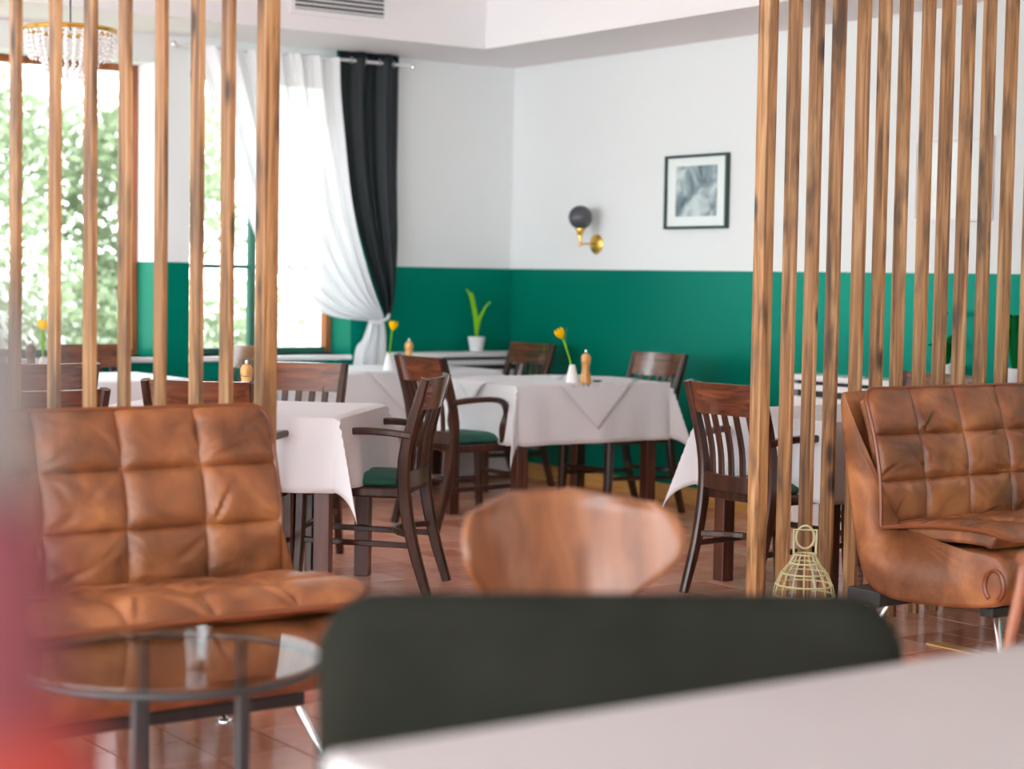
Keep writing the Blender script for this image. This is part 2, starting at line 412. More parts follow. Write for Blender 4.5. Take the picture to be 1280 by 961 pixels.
o = struct(mb.build('trim_1', 'white_paint'), 'white boxed bulkhead running round the ceiling edge')
struct(MB().box(-0.018, 0, YS, -0.0, 0, 0.095).build('baseboard_east', 'baseboard_wood', bevel=0.004), 'pale yellow wooden baseboard on the green wall')
struct(MB().box(XW, -0.018, -0.018, 0, 0, 0.095).build('baseboard_north', 'baseboard_wood', bevel=0.004), 'pale wooden baseboard below the windows')
# windows
def window(n, a, mull, trans, label, mname):
    root = thing('window_%d' % n, label, 'window', (0, 0, 0)); del root['category']; struct(root)
    y0, y1 = 0.24, 0.31; w = 0.04
    for nm, bx in (('frame', (a[0], a[0]+w, WZ0, WZ1)), ('frame', (a[1]-w, a[1], WZ0, WZ1)), ('frame', (a[0]+w, a[1]-w, WZ1-w, WZ1)), ('frame', (a[0]+w, a[1]-w, WZ0, WZ0+w))):
        MB().box(bx[0], bx[1], y0, y1, bx[2], bx[3]).build(nm, mname if bx[2] != WZ0 or bx[3] == WZ1 else 'green_window', root, bevel=0.005)
    xs = [a[0]+w]+list(mull)+[a[1]-w]
    for x in mull: MB().box(x-0.022, x+0.022, y0+0.01, y1-0.01, WZ0+w, WZ1-w).build('mullion', 'green_window', root, bevel=0.004)
    for i in range(len(xs)-1):
        x0, x1 = xs[i]+0.023, xs[i+1]-0.023
        zs = [WZ0+w]+list(trans)+[WZ1-w]
        for z in trans: MB().box(x0, x1, y0+0.012, y1-0.012, z-0.014, z+0.014).build('glazing_bar', 'green_window', root)
        for k in range(len(zs)-1):
            MB().box(x0, x1, 0.272, 0.278, zs[k]+0.014, zs[k+1]-0.014).build('pane', 'window_glass', root)
    MB().box(a[0], a[1], -0.03, y0, WZ0-0.03, WZ0).build('sill', 'white_lacquer', root, bevel=0.006)
window(1, W1, (-3.75,), (), 'wide window with reddish wooden frame and trees outside', 'window_wood')
window(2, W2, (-1.765,), (1.335,), 'narrow window behind the sheer white curtain', 'window_wood')

# ------------------------------------------------------------------ floor tiles
TS = 0.22; GAP = 0.006
VIS = [(120, 875, 420, 961), (340, 600, 600, 760), (560, 560, 960, 660), (840, 600, 1080, 760), (1080, 730, 1280, 840), (430, 520, 640, 640)]
cand = []
nx, ny = int(-XW/TS), int(-YS/TS)
tiles = [(-(i+1)*TS, -(j+1)*TS) for i in range(nx) for j in range(ny)]
camxy = Vector((cam.location.x, cam.location.y))
fwd = Vector((ST, CT))
def visible(t):
    c = Vector((t[0]+TS/2, t[1]+TS/2, 0))
    if (Vector((c.x, c.y))-camxy).dot(fwd) < 0.6: return False
    x, y = PROJ(c)
    return any(a-15 <= x <= c2+15 and b2-8 <= y <= d+8 for a, b2, c2, d in VIS)
vis = sorted([t for t in tiles if visible(t)], key=lambda t: (Vector((t[0], t[1]))-camxy).length)
near = set(vis[:300])
me = None
for k, t in enumerate(vis[:300]):
    if me is None:
        o = MB().box(GAP/2, TS-GAP/2, GAP/2, TS-GAP/2, -0.008, 0.0).build('tile', 'terracotta', fl, bevel=0.0)
        me = o.data
    else:
        o = bpy.data.objects.new('tile', me); COL.objects.link(o); o.parent = fl
    o.location = (t[0], t[1], random.uniform(-0.0007, 0.0007))
mb = MB()
for t in tiles:
    if t not in near: mb.box(t[0]+GAP/2, t[0]+TS-GAP/2, t[1]+GAP/2, t[1]+TS-GAP/2, -0.008, 0.0)
o = mb.build('tile_field', 'terracotta', fl); o['kind'] = 'stuff'
struct(MB().box(-1.99, -1.92, -9.0, -5.42, 0.0, 0.006).build('trim_2', 'strip_wood', bevel=0.002), 'pale wooden strip let into the floor beside the sofa')

# ------------------------------------------------------------------ outdoors
struct(MB().box(-30, 18, Tn, 40, -0.6, -0.5).build('ground_outside', 'outdoor_ground'), 'pale ground outside the windows')
def tree(x, y, h, r, label, lm, n=11000):
    t = thing('garden_tree', label, 'tree', (x, y, -0.5), 0, 'trees outside the window')
    MB().tube([(0,0,0),(0.05,0.02,h*0.35),(-0.03,0.05,h*0.6),(0.04,0,h*0.85)], [0.14,0.11,0.08,0.03]).build('trunk', 'bark', t, smooth=True)
    rnd = random.Random(int(x*91+y*17)); vs = []; fs = []
    blobs = [(rnd.gauss(0, r*0.45), rnd.gauss(0, r*0.45), h*0.18+rnd.random()*h*0.78, r*rnd.uniform(0.3, 0.55)) for _ in range(26)]
    for i in range(n):
        bx, by, bz, br = rnd.choice(blobs)
        d = Vector((rnd.gauss(0,1), rnd.gauss(0,1), rnd.gauss(0,1))).normalized()*br*rnd.random()**0.4
        p = Vector((bx, by, bz))+d
        a = Vector((rnd.gauss(0,1), rnd.gauss(0,1), rnd.gauss(0,1))).normalized(); b2 = a.orthogonal().normalized()
        l, w_ = rnd.uniform(0.10, 0.17), rnd.uniform(0.05, 0.085)
        o0 = len(vs); vs += [p-a*l/2, p+b2*w_/2, p+a*l/2, p-b2*w_/2]; fs.append((o0, o0+1, o0+2, o0+3))
    o = MB().add(vs, fs).build('foliage', lm, t); o['kind'] = 'stuff'
P1 = [(-3.6, 5.2, 4.4, 1.5, 'pale green leafy tree outside the wide window, nearest the pier', 'tree_leaf'),
      (-5.9, 4.9, 4.0, 1.5, 'bushy green tree outside, at the left edge of the wide window', 'tree_leaf_b'),
      (-2.2, 8.0, 5.0, 2.0, 'tall pale tree standing farther back in the garden, centre of the window', 'tree_leaf_b'),
      (0.6, 7.0, 3.6, 1.5, 'low loose tree seen faintly through the sheer curtain', 'tree_leaf_b')]
for a in P1: tree(*a)
struct(MB().box(-9, 12, 11.0, 11.3, -0.5, 1.15).build('wall_outside', 'render_wall'), 'low white garden wall beyond the trees')

# ------------------------------------------------------------------ slatted wooden screens
SY = -4.96
def screen(name, label, pxs, post_px, extra):
    root = thing(name, label, 'screen', (0, SY, 0)); me = None; pm = None
    def put(x, nm, w_, d_):
        nonlocal me, pm
        if nm == 'slat' and me is not None: o = bpy.data.objects.new('slat', me); COL.objects.link(o); o.parent = root
        else:
            o = MB().box(-w_/2, w_/2, -d_/2, d_/2, 0.002, CEIL-0.002).build(nm, 'slat_pine', root, bevel=0.003)
            if nm == 'slat': me = o.data
        if nm == 'slat' and not o.modifiers:
            md = o.modifiers.new('edge', 'BEVEL'); md.width = 0.003; md.segments = 2
        o.location = (x, random.uniform(-0.003, 0.003), 0)
        o.rotation_euler = (0, R(random.uniform(-0.10, 0.10)), R(random.uniform(-2.5, 2.5)))
    px_post = PY(post_px, 345, SY-0.015).x
    put(px_post, 'post', 0.050, 0.055)
    for p in pxs: put(PY(p, 345, SY-0.02).x, 'slat', 0.0185, 0.060)
    for x in extra: put(x, 'slat', 0.0185, 0.055)
    return root
xl0 = PY(23, 345, SY).x
screen('slatted_screen', 'stained pine slat screen behind the near tufted sofa, by the big window', [22.5, 71, 115.5, 159, 204, 249.5, 287], 336, [xl0-0.115*k for k in range(1, 5)])
xr0 = PY(1261, 345, SY).x
screen('slatted_screen', 'closely set pine slat screen behind the sofa at the right edge', [992, 1020, 1046, 1078, 1103, 1128, 1157, 1181, 1205, 1234, 1259], 958, [xr0+0.115*k for k in range(1, 9)])

# ------------------------------------------------------------------ tufted leather sofas
def sofa(label, x_edge, y_front, sign, n, group):
    """sign=-1: x_edge is the right end, sofa extends to -x; +1: the left end. Front faces -y."""
    cw = 0.235; Wd = cw*n
    root = thing('tufted_sofa', label, 'sofa', (x_edge + sign*Wd/2, y_front, 0), 0, group)
    hw = Wd/2
    # side profile in (f forward, z); forward = -y
    def back_pt(t):  # t 0 top .. 1 junction
        return Vector((0.0 + 0.105*t + 0.03*math.sin(math.pi*t), 0.92 - 0.485*t))
    def seat_pt(t):  # t 0 junction .. 1 front
        return Vector((0.105 + 0.535*t, 0.435 + 0.042*math.sin(t*math.pi*0.62) - 0.030*max(0, (t-0.8)/0.2)**2))
    def rounded(x, t, rx, rt, top):
        # round the free outer corners of a cushion
        tt = t if top else 1-t
        ex, et = hw-abs(x), tt
        if ex < rx and et < rt:
            a, b3 = (rx-ex)/rx, (rt-et)/rt; q = math.hypot(a, b3); m_ = max(a, b3)
            if q > 1e-6:
                sc2 = m_/q; a *= sc2; b3 *= sc2
            ex, et = rx-a*rx, rt-b3*rt
            x = (hw-ex)*(1 if x > 0 else -1); tt = et
        return x, (tt if top else 1-tt)
    def panel(fn, nrm, c, r, nr, seed, puff=0.024, top=True):
        N = 24; rnd = random.Random(seed)
        crease = []
        for (cu, cv) in ((0, 0), (1, 0), (0, 1), (1, 1)):
            for _ in range(rnd.choice((0, 1, 2, 3))):
                crease.append((cu, cv, rnd.uniform(0.15, 1.42), rnd.uniform(0.35, 0.85), rnd.uniform(0.003, 0.0065), rnd.uniform(0.035, 0.055)))
        def g(u, v):
            x = -hw + (c+u)*cw; t = (r+v)/nr
            e = (1-abs(2*u-1)**5)*(1-abs(2*v-1)**5)
            h = puff*e**0.7
            for cu, cv, ang, ln, dep, wd in crease:      # folds running out of the seam crossings
                dx, dy = abs(u-cu), abs(v-cv)
                al = dx*math.cos(ang)+dy*math.sin(ang); ac = -dx*math.sin(ang)+dy*math.cos(ang)+0.05*math.sin(al*5+seed)
                if 0 < al < ln: h -= dep*math.exp(-(ac/wd)**2)*math.sin(math.pi*min(1, al/ln*0.9+0.1))*min(1, e*2) - 0.5*dep*math.exp(-((ac-2.0*wd)/wd)**2)*math.sin(math.pi*al/ln)*e
            h += 0.004*noise.noise(Vector((x*9+seed, t*9, seed*0.37)))*e
            x, t = rounded(x, t, 0.055 if top else 0.11, 0.11 if top else 0.20, top)
            p = fn(t); nn = nrm(t)
            return (x, -(p.x + nn.x*h), p.y + nn.y*h)
        return MB().grid(g, N, N)
    def nb(t):
        d = (back_pt(min(1, t+0.01))-back_pt(max(0, t-0.01))).normalized(); return Vector((-d.y, d.x))
    def ns(t):
        d = (seat_pt(min(1, t+0.01))-seat_pt(max(0, t-0.01))).normalized(); return Vector((-d.y, d.x))
    # cushion bodies behind the panels
    th = 0.055
    def body(fn, nrm, name):
        lo, hi = (0.05, 1.0) if name == 'back_cushion' else (0.0, 0.93)
        pr = [fn(lo+(hi-lo)*k/10) for k in range(11)]; nn = [nrm(lo+(hi-lo)*k/10) for k in range(11)]
        prof = [(p.x - q.x*0.002, p.y - q.y*0.002) for p, q in zip(pr, nn)]+[(p.x-q.x*th, p.y-q.y*th) for p, q in zip(reversed(pr), reversed(nn))]
        rings = [[(x, -f, z) for f, z in prof] for x in (-hw+0.020, hw-0.020)]
        return MB().ring_loft(rings).build(name, 'leather', root, bevel=0.012)
    bc = body(back_pt, nb, 'back_cushion'); sc_ = body(seat_pt, ns, 'seat_cushion')
    for c in range(n):
        for r in range(3):
            panel(back_pt, nb, c, r, 3, c*7+r*3+1).build('panel', 'leather', bc, smooth=True)
            panel(seat_pt, ns, c, r, 3, c*5+r*11+2, 0.020, False).build('panel', 'leather', sc_, smooth=True)
    # piping round each cushion
    for fn, nrm, par in ((back_pt, nb, bc), (seat_pt, ns, sc_)):
        loop = []; top = par is bc
        uv = [(-1, k/24) for k in range(25)]+[(-1+2*k/60, 1) for k in range(1, 60)]+[(1, 1-k/24) for k in range(25)]+[(1-2*k/60, 0) for k in range(1, 60)]
        for a_, t in uv:
            x, t = rounded(a_*(hw-0.001), t, 0.055 if top else 0.11, 0.11 if top else 0.20, top)
            p = fn(t); loop.append((x, -p.x, p.y))
        MB().tube(loop, 0.0075, 6, closed=True).build('piping', 'leather_piping', par, smooth=True)
    # outer leather shell: an L swept across the width
    outer = [(-0.135, 0.885), (-0.09, 0.64), (-0.045, 0.40), (-0.01, 0.28), (0.04, 0.205), (0.13, 0.17), (0.40, 0.182), (0.60, 0.212), (0.655, 0.25)]
    inner = [(0.672, 0.31), (0.655, 0.385), (0.60, 0.418), (0.42, 0.405), (0.20, 0.380), (0.08, 0.370), (0.035, 0.40), (0.012, 0.50), (-0.032, 0.72), (-0.078, 0.905), (-0.108, 0.915)]
    loop = [Vector((a, b2, 0)) for a, b2 in outer+inner]
    rings = []
    def off(d):   # inset outline by d along vertex normals
        out = []
        for i, p in enumerate(loop):
            a = loop[i-1]; c = loop[(i+1) % len(loop)]; t = (c-a).normalized(); nn = Vector((t.y, -t.x, 0)); out.append(p - nn*d)
        return out
    for x, d in ((-hw+0.004, 0.024), (-hw+0.008, 0.008), (-hw+0.022, 0.0), (hw-0.022, 0.0), (hw-0.008, 0.008), (hw-0.004, 0.024)):
        rings.append([(x, -p.x, p.y) for p in off(d)])
    sh = MB().ring_loft(rings).build('shell', 'leather', root, smooth=True, subsurf=1)
    sh.data.set_sharp_from_angle(angle=R(170)) if hasattr(sh.data, 'set_sharp_from_angle') else None
    # rolled front end of the shell with its seam
    for sx in (-1, 1):
        pts = [(sx*(hw-0.004), -(0.615+0.040*math.cos(q)), 0.300+0.052*math.sin(q)) for q in [R(a) for a in range(-60, 260, 20)]]
        MB().tube(pts, 0.008, 6).build('roll_seam', 'leather_piping', sh, smooth=True)
    # dark base frame and chrome legs
    MB().box(-hw+0.01, hw-0.01, -0.10, 0.06, 0.145, 0.20).build('base_rail', 'black_metal', root, bevel=0.006)
    MB().box(-hw+0.14, hw-0.14, -0.50, -0.44, 0.158, 0.195).build('base_rail', 'black_metal', root, bevel=0.006)
    for sx in (-1, 1):
        for f in (0.02, 0.50):
            x0 = sx*(hw-0.16); df = 0.07 if f > 0.2 else -0.05
            l = MB().tube([(x0, -f, 0.155), (x0+sx*0.05, -(f+df), 0.012)], [0.014, 0.010], 10).build('leg', 'chrome', root, smooth=True)
            MB().lathe([(0.004, 0.014), (0.022, 0.012), (0.026, 0.006), (0.026, 0.0), (0.004, 0.0)], 14, (x0+sx*0.05, -(f+df), 0)).build('foot_disc', 'chrome', l, smooth=True)
    return root
sofa('brown tufted leather sofa behind the glass coffee table', -4.535, -5.17, -1, 6, 'tufted leather sofas')
sofa('brown tufted leather sofa cut off by the right edge, in front of the dense slats', -2.20, -5.28, 1, 6, 'tufted leather sofas')

# ------------------------------------------------------------------ dining chairs
def make_chair():
    root = bpy.data.objects.new('dining_armchair', None); COL.objects.link(root)
    wd = 'dark_chair_wood'
    # rear legs run up into the back posts
    for s in (-1, 1):
        pts = catmull([(s*0.200, 0.315, 0.0), (s*0.200, 0.250, 0.22), (s*0.203, 0.213, 0.44), (s*0.208, 0.225, 0.62), (s*0.216, 0.300, 0.885)], 12)
        MB().sweep(pts, 0.034, [0.036+0.016*math.sin(math.pi*k/12) for k in range(13)]).build('leg', wd, root, smooth=True)
        MB().sweep([(s*0.205, -0.215, 0.43), (s*0.205, -0.222, 0.2), (s*0.207, -0.235, 0.0)], [0.048, 0.044, 0.036], [0.048, 0.044, 0.036]).build('leg', wd, root, smooth=True)
        a = catmull([(s*0.212, 0.235, 0.655), (s*0.245, 0.14, 0.668), (s*0.260, 0.03, 0.671), (s*0.262, -0.045, 0.655), (s*0.256, -0.078, 0.60), (s*0.244, -0.062, 0.52), (s*0.226, -0.080, 0.435)], 22)
        MB().sweep(a, 0.042, 0.028, (1, 0, 0)).build('armrest', wd, root, smooth=True)
    # curved top rail
    def rail(z0, z1, bow, th, lean0, lean1, hw0, hw1, name, m_):
        def pt(u, z, k): 
            t = (z-z0)/(z1-z0); x = (-1+2*u)*(hw0+(hw1-hw0)*t); y = lean0+(lean1-lean0)*t + bow*(1-(2*u-1)**2) + k
            return (x, y, z)
        rings = []
        for i in range(13):
            u = i/12; rings.append([pt(u, z0, -th/2), pt(u, z0, th/2), pt(u, (z0+z1)/2, th/2), pt(u, z1, th/2), pt(u, z1, -th/2), pt(u, (z0+z1)/2, -th/2)])
        return MB().ring_loft(rings).build(name, m_, root, smooth=True)
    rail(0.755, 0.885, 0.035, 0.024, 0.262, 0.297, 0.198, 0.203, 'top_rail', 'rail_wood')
    rail(0.440, 0.505, 0.030, 0.028, 0.214, 0.214, 0.190, 0.190, 'back_rail', wd)
    for k in range(5):
        u = (k+1)/6; x = (-1+2*u); bow = (1-x*x)
        pts = [(x*0.190, 0.214+0.030*bow, 0.49), (x*0.193, 0.222+0.033*bow, 0.62), (x*0.197, 0.264+0.035*bow, 0.775)]
        MB().sweep(catmull(pts, 6), 0.030, 0.013).build('slat', wd, root, smooth=True)
    MB().box(-0.205, 0.205, -0.220, 0.205, 0.395, 0.440).build('seat', wd, root, bevel=0.010)
    def cu(u, v):
        a, b2 = 2*u-1, 2*v-1
        return (a*0.197, b2*0.195-0.012, 0.452+0.026*((1-abs(a)**4)*(1-abs(b2)**4))**0.6)
    MB().grid(cu, 10, 10).build('seat_cushion', 'green_cushion', root, smooth=True, solid=0.022)
    for s in (-1, 1):
        MB().sweep([(s*0.204, -0.222, 0.215), (s*0.202, 0.245, 0.205)], 0.016, 0.024).build('stretcher', wd, root)
    c = catmull([(-0.200, 0.245, 0.245), (-0.10, 0.16, 0.247), (0.0, 0.13, 0.248), (0.10, 0.16, 0.247), (0.200, 0.245, 0.245)], 10)
    MB().sweep(c, 0.024, 0.016, (0, 0, 1)).build('stretcher', wd, root)
    MB().sweep([(-0.2, -0.222, 0.26), (0.2, -0.222, 0.26)], 0.024, 0.016, (0, 0, 1)).build('stretcher', wd, root)
    return root
proto = make_chair()
E1 = (W(0.165, 0.986)-W(0, 0)).normalized(); E2 = (W(-0.986, 0.165)-W(0, 0)).normalized()
VX, UY = Vector((1, 0, 0)), Vector((0, 1, 0))
used = [False]
def chair(back, facing, label):
    o = copy_tree(proto) if used[0] else proto
    used[0] = True
    f = Vector(facing); p = Vector((back[0], back[1], 0)) + f*0.297
    o.location = (p.x, p.y, 0); o.rotation_euler.z = math.atan2(f.x, -f.y)
    tag(o, label, 'chair', 'dark wooden dining armchairs')
    return o
chair((-1.93, -1.92), VX, 'dark armchair at the end of the table with the triangular overlay, nearer the curtains')
chair((-0.21, -0.55), -VX, 'wooden armchair against the green wall in the corner, beside the white radiator cover')
chair((-0.33, -1.93), -VX, 'wooden armchair with sheen on its rail, below the framed picture')
p = W(-0.99, 8.55); chair(p, -E1, 'armchair on the far side of the table by the pine post')
p = W(-0.315, 7.60); chair(p, E2, 'dark wooden armchair in full side view with green seat, centre left of the floor')
chair((-2.02, -4.345), VX, 'dark slat-backed armchair seen from behind, half hidden by the right-hand pine post')
p = W(-1.19, 7.0); chair(p, E1, 'armchair seen from behind as a dark band, straight above the near tufted sofa')
chair((-3.0, -0.16), -UY, 'armchair with its back to the wide window, brown rail lit from behind')
chair((-2.2, -0.55), -VX, 'armchair by the narrow window, only a pale glossy rail showing beside the pine post')
p = W(-2.04, 8.1); chair(p, UY, 'armchair seen from behind between the leftmost slats, in front of the window table')
p = W(-1.60, 6.3); chair(p, UY, 'armchair just behind the leftmost slats, its rail just above the near sofa')
chair((-0.50, -4.15), -VX, 'armchair at the wall behind the right-hand slats, an orange rail end showing')

# ------------------------------------------------------------------ tables and tablecloths
TZ = 0.735
def drape(hx, hy, drop, top, amp=0.012, seed=0, nmax=64):
    """square cloth hanging over a table of half sizes hx, hy"""
    nu = nmax; nv = int(nmax*(hy+drop)/(hx+drop)); vs = []
    for j in range(nv+1):
        for i in range(nu+1):
            s = -hx-drop+2*(hx+drop)*i/nu; t = -hy-drop+2*(hy+drop)*j/nv
            ox, oy = max(0, abs(s)-hx), max(0, abs(t)-hy); sx, sy = (1 if s > 0 else -1), (1 if t > 0 else -1)
            x, y, z = min(hx, max(-hx, s)), min(hy, max(-hy, t)), top
            if ox > 0 or oy > 0:
                rho = math.hypot(ox, oy); phi = math.atan2(oy, ox)
                edge = 0.010+0.05*rho
                if ox > 0 and oy > 0:
                    k = math.sin(2*phi); out = edge + 0.24*rho*k
                    x += sx*(edge*math.cos(phi)+out*k*0.70); y += sy*(edge*math.sin(phi)+out*k*0.70)
                    z -= rho*(0.985-0.03*k)
                elif ox > 0:
                    w_ = amp*math.sin(t*15+seed)*rho/0.3 + 0.5*amp*math.sin(t*31+seed*2)*rho/0.3
                    x += sx*(edge+w_); z -= rho
                else:
                    w_ = amp*math.sin(s*13+seed*1.3)*rho/0.3 + 0.5*amp*math.sin(s*29+seed)*rho/0.3
                    y += sy*(edge+w_); z -= rho
                if rho < 0.02: z = top - rho*0.5
            z += 0.0012*noise.noise(Vector((s*5, t*5, seed)))
            vs.append((x, y, z))
    fs = [(j*(nu+1)+i, j*(nu+1)+i+1, (j+1)*(nu+1)+i+1, (j+1)*(nu+1)+i) for j in range(nv) for i in range(nu)]
    return MB().add(vs, fs)
def overlay(hx, hy, half, top):
    """small cloth laid diagonally; its points hang over the long sides"""
    N = 40; vs = []
    for j in range(N+1):
        for i in range(N+1):
            a, b2 = -half+2*half*i/N, -half+2*half*j/N
            s, t = (a-b2)/2, (a+b2)/2
            ox, oy = max(0, abs(s)-hx), max(0, abs(t)-hy)
            x, y, z = min(hx, max(-hx, s)), min(hy, max(-hy, t)), top+0.004
            if oy > 0: y += (1 if t > 0 else -1)*(0.020+0.05*oy); z -= oy
            if ox > 0: x += (1 if s > 0 else -1)*(0.020+0.05*ox); z -= ox
            vs.append((x, y, z))
    fs = [(j*(N+1)+i, j*(N+1)+i+1, (j+1)*(N+1)+i+1, (j+1)*(N+1)+i) for j in range(N) for i in range(N)]
    return MB().add(vs, fs)
def table(c, hx, hy, rz, drop, label, clabel, seed, ov=None, olabel=None):
    t = thing('dining_table', label, 'table', (c[0], c[1], 0), rz, 'dining tables')
    MB().box(-hx, hx, -hy, hy, TZ-0.028, TZ).build('tabletop', 'table_leg_wood', t, bevel=0.004)
    MB().box(-hx+0.06, hx-0.06, -hy+0.06, hy-0.06, TZ-0.10, TZ-0.029).build('apron', 'table_leg_wood', t)
    for sx in (-1, 1):
        for sy in (-1, 1):
            x, y = sx*(hx-0.065), sy*(hy-0.065)
            MB().box(x-0.032, x+0.032, y-0.032, y+0.032, 0, TZ-0.029).build('leg', 'table_leg_wood', t, bevel=0.004)
    cl = drape(hx+0.004, hy+0.004, drop, TZ+0.006, 0.012, seed).build('tablecloth', 'white_cloth', None, smooth=True, loc=(c[0], c[1], 0), rz=rz, solid=0.003)
    tag(cl, clabel, 'tablecloth', 'white tablecloths')
    if ov:
        o = overlay(hx+0.012, hy+0.012, ov, TZ+0.006).build('overlay_cloth', 'white_cloth', None, smooth=True, loc=(c[0], c[1], 0), rz=rz, solid=0.003)
        tag(o, olabel, 'tablecloth', 'diagonal overlay cloths')
    return t
table((-1.04, -1.86), 0.50, 0.38, 0, 0.31, 'wooden table under the white cloth with a hanging triangle, before the green wall', 'white tablecloth with deep corner points on the table before the green wall', 1, 0.635, 'white overlay laid diagonally, its triangle point hanging over the front of the centre table')
table((-1.36, -0.54), 0.66, 0.33, 0, 0.34, 'long wooden table in the corner below the curtains and radiator', 'white tablecloth on the corner table below the sheer curtain', 2, 0.60, 'white overlay laid diagonally on the corner table below the curtain')
ctr = W(-0.6875, 7.19)+E1*0.39+E2*0.52
table(ctr, 0.52, 0.39, math.atan2(-E2.y, -E2.x), 0.30, 'wooden table with square brown legs right beside the pine post', 'white tablecloth with a long hanging corner beside the full armchair', 3)
table((-1.26, -4.30), 0.48, 0.38, 0, 0.33, 'wooden table partly hidden behind the right-hand slats', 'white tablecloth hanging behind the right-hand pine post', 4)
table((-3.42, -0.78), 0.58, 0.34, 0, 0.34, 'wooden table in front of the wide window behind the left-hand slats', 'white tablecloth on the table in front of the wide window', 5)

# ------------------------------------------------------------------ table settings
def vase(p, lean, label, tl, h=0.095, mt='white_ceramic'):
    v = MB().lathe([(0.012,0),(0.036,0),(0.037,0.006),(0.030,0.035),(0.020,h*0.75),(0.0145,h),(0.011,h),(0.010,h-0.02)], 20).build('bud_vase', mt, None, smooth=True, loc=p)
    tag(v, label, 'vase', 'white bud vases')
    t = thing('yellow_flower', tl, 'flower', (p[0], p[1], p[2]+h-0.055), 0, 'yellow flowers in vases')
    lx, ly = lean
    top = Vector((lx, ly, 0.195))
    MB().tube(catmull([(0,0,0), (lx*0.2, ly*0.2, 0.07), (lx*0.6, ly*0.6, 0.14), top], 8), 0.0045, 8).build('stem', 'leaf_fresh', t, smooth=True)
    d = Vector((lx, ly, 0.10)).normalized()
    # pointed leaf behind the bloom
    s = Vector((-d.y, d.x, 0)); s = s.normalized() if s.length > 1e-4 else Vector((1,0,0))
    def leaf(u, w_):
        q = catmull([(lx*0.1, ly*0.1, 0.05), (lx*0.45, ly*0.45, 0.12), (lx*0.7, ly*0.7, 0.19), (lx*0.6, ly*0.6, 0.25)], 10)[int(round(u*10))]
        return q + s*((w_-0.5)*2*0.011*math.sin(math.pi*min(0.98, u*0.9+0.08)))
    MB().grid(leaf, 10, 2).build('leaf', 'leaf_fresh', t, smooth=True, solid=0.0015)
    # cup of six petals
    q = Vector((0,0,1)).rotation_difference(d)
    for k in range(6):
        a = k*math.pi/3
        def pet(u, w_):
            r = 0.006+0.020*math.sin(math.pi*min(1, u*0.75+0.02)); z = u*0.055; aa = a+(w_-0.5)*1.35*math.sin(math.pi*min(0.97, 0.18+u*0.8))
            return top + q @ Vector((r*math.cos(aa), r*math.sin(aa), z))
        MB().grid(pet, 6, 4).build('petal', 'petal_bright', t, smooth=True, solid=0.001)
def mill(p, label, mt='mill_wood', sc_=1.0):
    t = thing('pepper_mill', label, 'pepper mill', p, 0, 'wooden pepper mills')
    f = lambda pr: [(r*sc_, z*sc_) for r, z in pr]
    MB().lathe(f([(0.005,0),(0.029,0),(0.030,0.008),(0.027,0.03),(0.020,0.065),(0.019,0.080),(0.022,0.100),(0.024,0.106),(0.005,0.107)]), 18).build('body', mt, t, smooth=True)
    MB().lathe(f([(0.005,0.108),(0.023,0.109),(0.026,0.122),(0.025,0.138),(0.016,0.152),(0.004,0.156)]), 18).build('head', mt, t, smooth=True)
    MB().lathe(f([(0.002,0.155),(0.006,0.157),(0.008,0.164),(0.006,0.171),(0.001,0.173)]), 12).build('knob', 'silver', t, smooth=True)
TT = TZ+0.012
def dish(p, r, h, m_, label):
    o = MB().lathe([(0.002,0),(r*0.55,0),(r,h),(r*0.96,h),(r*0.5,h*0.25),(0.002,h*0.25)], 20).build('small_dish', m_, None, smooth=True, loc=p)
    tag(o, label, 'dish')
p = PZ(715, 478, TT); vase(p, (-0.055*CT, 0.055*ST), 'white bud vase beside the pepper mill on the centre table', 'yellow tulip leaning out of the vase on the centre table')
p = PZ(732, 479, TT); mill(p, 'pale wooden pepper mill on the centre table before the green wall', sc_=1.02)
p = PZ(695, 474, TT); dish(p, 0.045, 0.02, 'white_ceramic', 'small white dish beside the bud vase on the centre table')
p = PZ(746, 477, TT); dish(p, 0.030, 0.008, 'mill_dark', 'tiny flat brown dish just past the pepper mill')
p = PZ(486, 463, TT); vase(p, (0.012, -0.015), 'white bud vase on the corner table below the curtain', 'yellow flower with bent bloom in the vase below the curtain')
p = PZ(511, 459, TT); mill(p, 'pale pepper mill rising behind a chair rail on the corner table')
p = PZ(308, 503, TT); mill(p, 'squat pale pepper mill glimpsed between the slats next to the pine post', sc_=1.05)
p = PZ(53, 469, TT); vase(p, (0.0, 0.0), 'grey white bud vase against the wide window between the slats', 'yellow tulip standing upright against the bright window')
p = PZ(38, 470, TT); mill(p, 'dark brown pepper mill on the window table between the leftmost slats', 'mill_dark', 1.05)
p = PZ(44, 473, TT); dish(p, 0.05, 0.015, 'white_ceramic', 'small white dish beside the dark pepper mill on the window table')

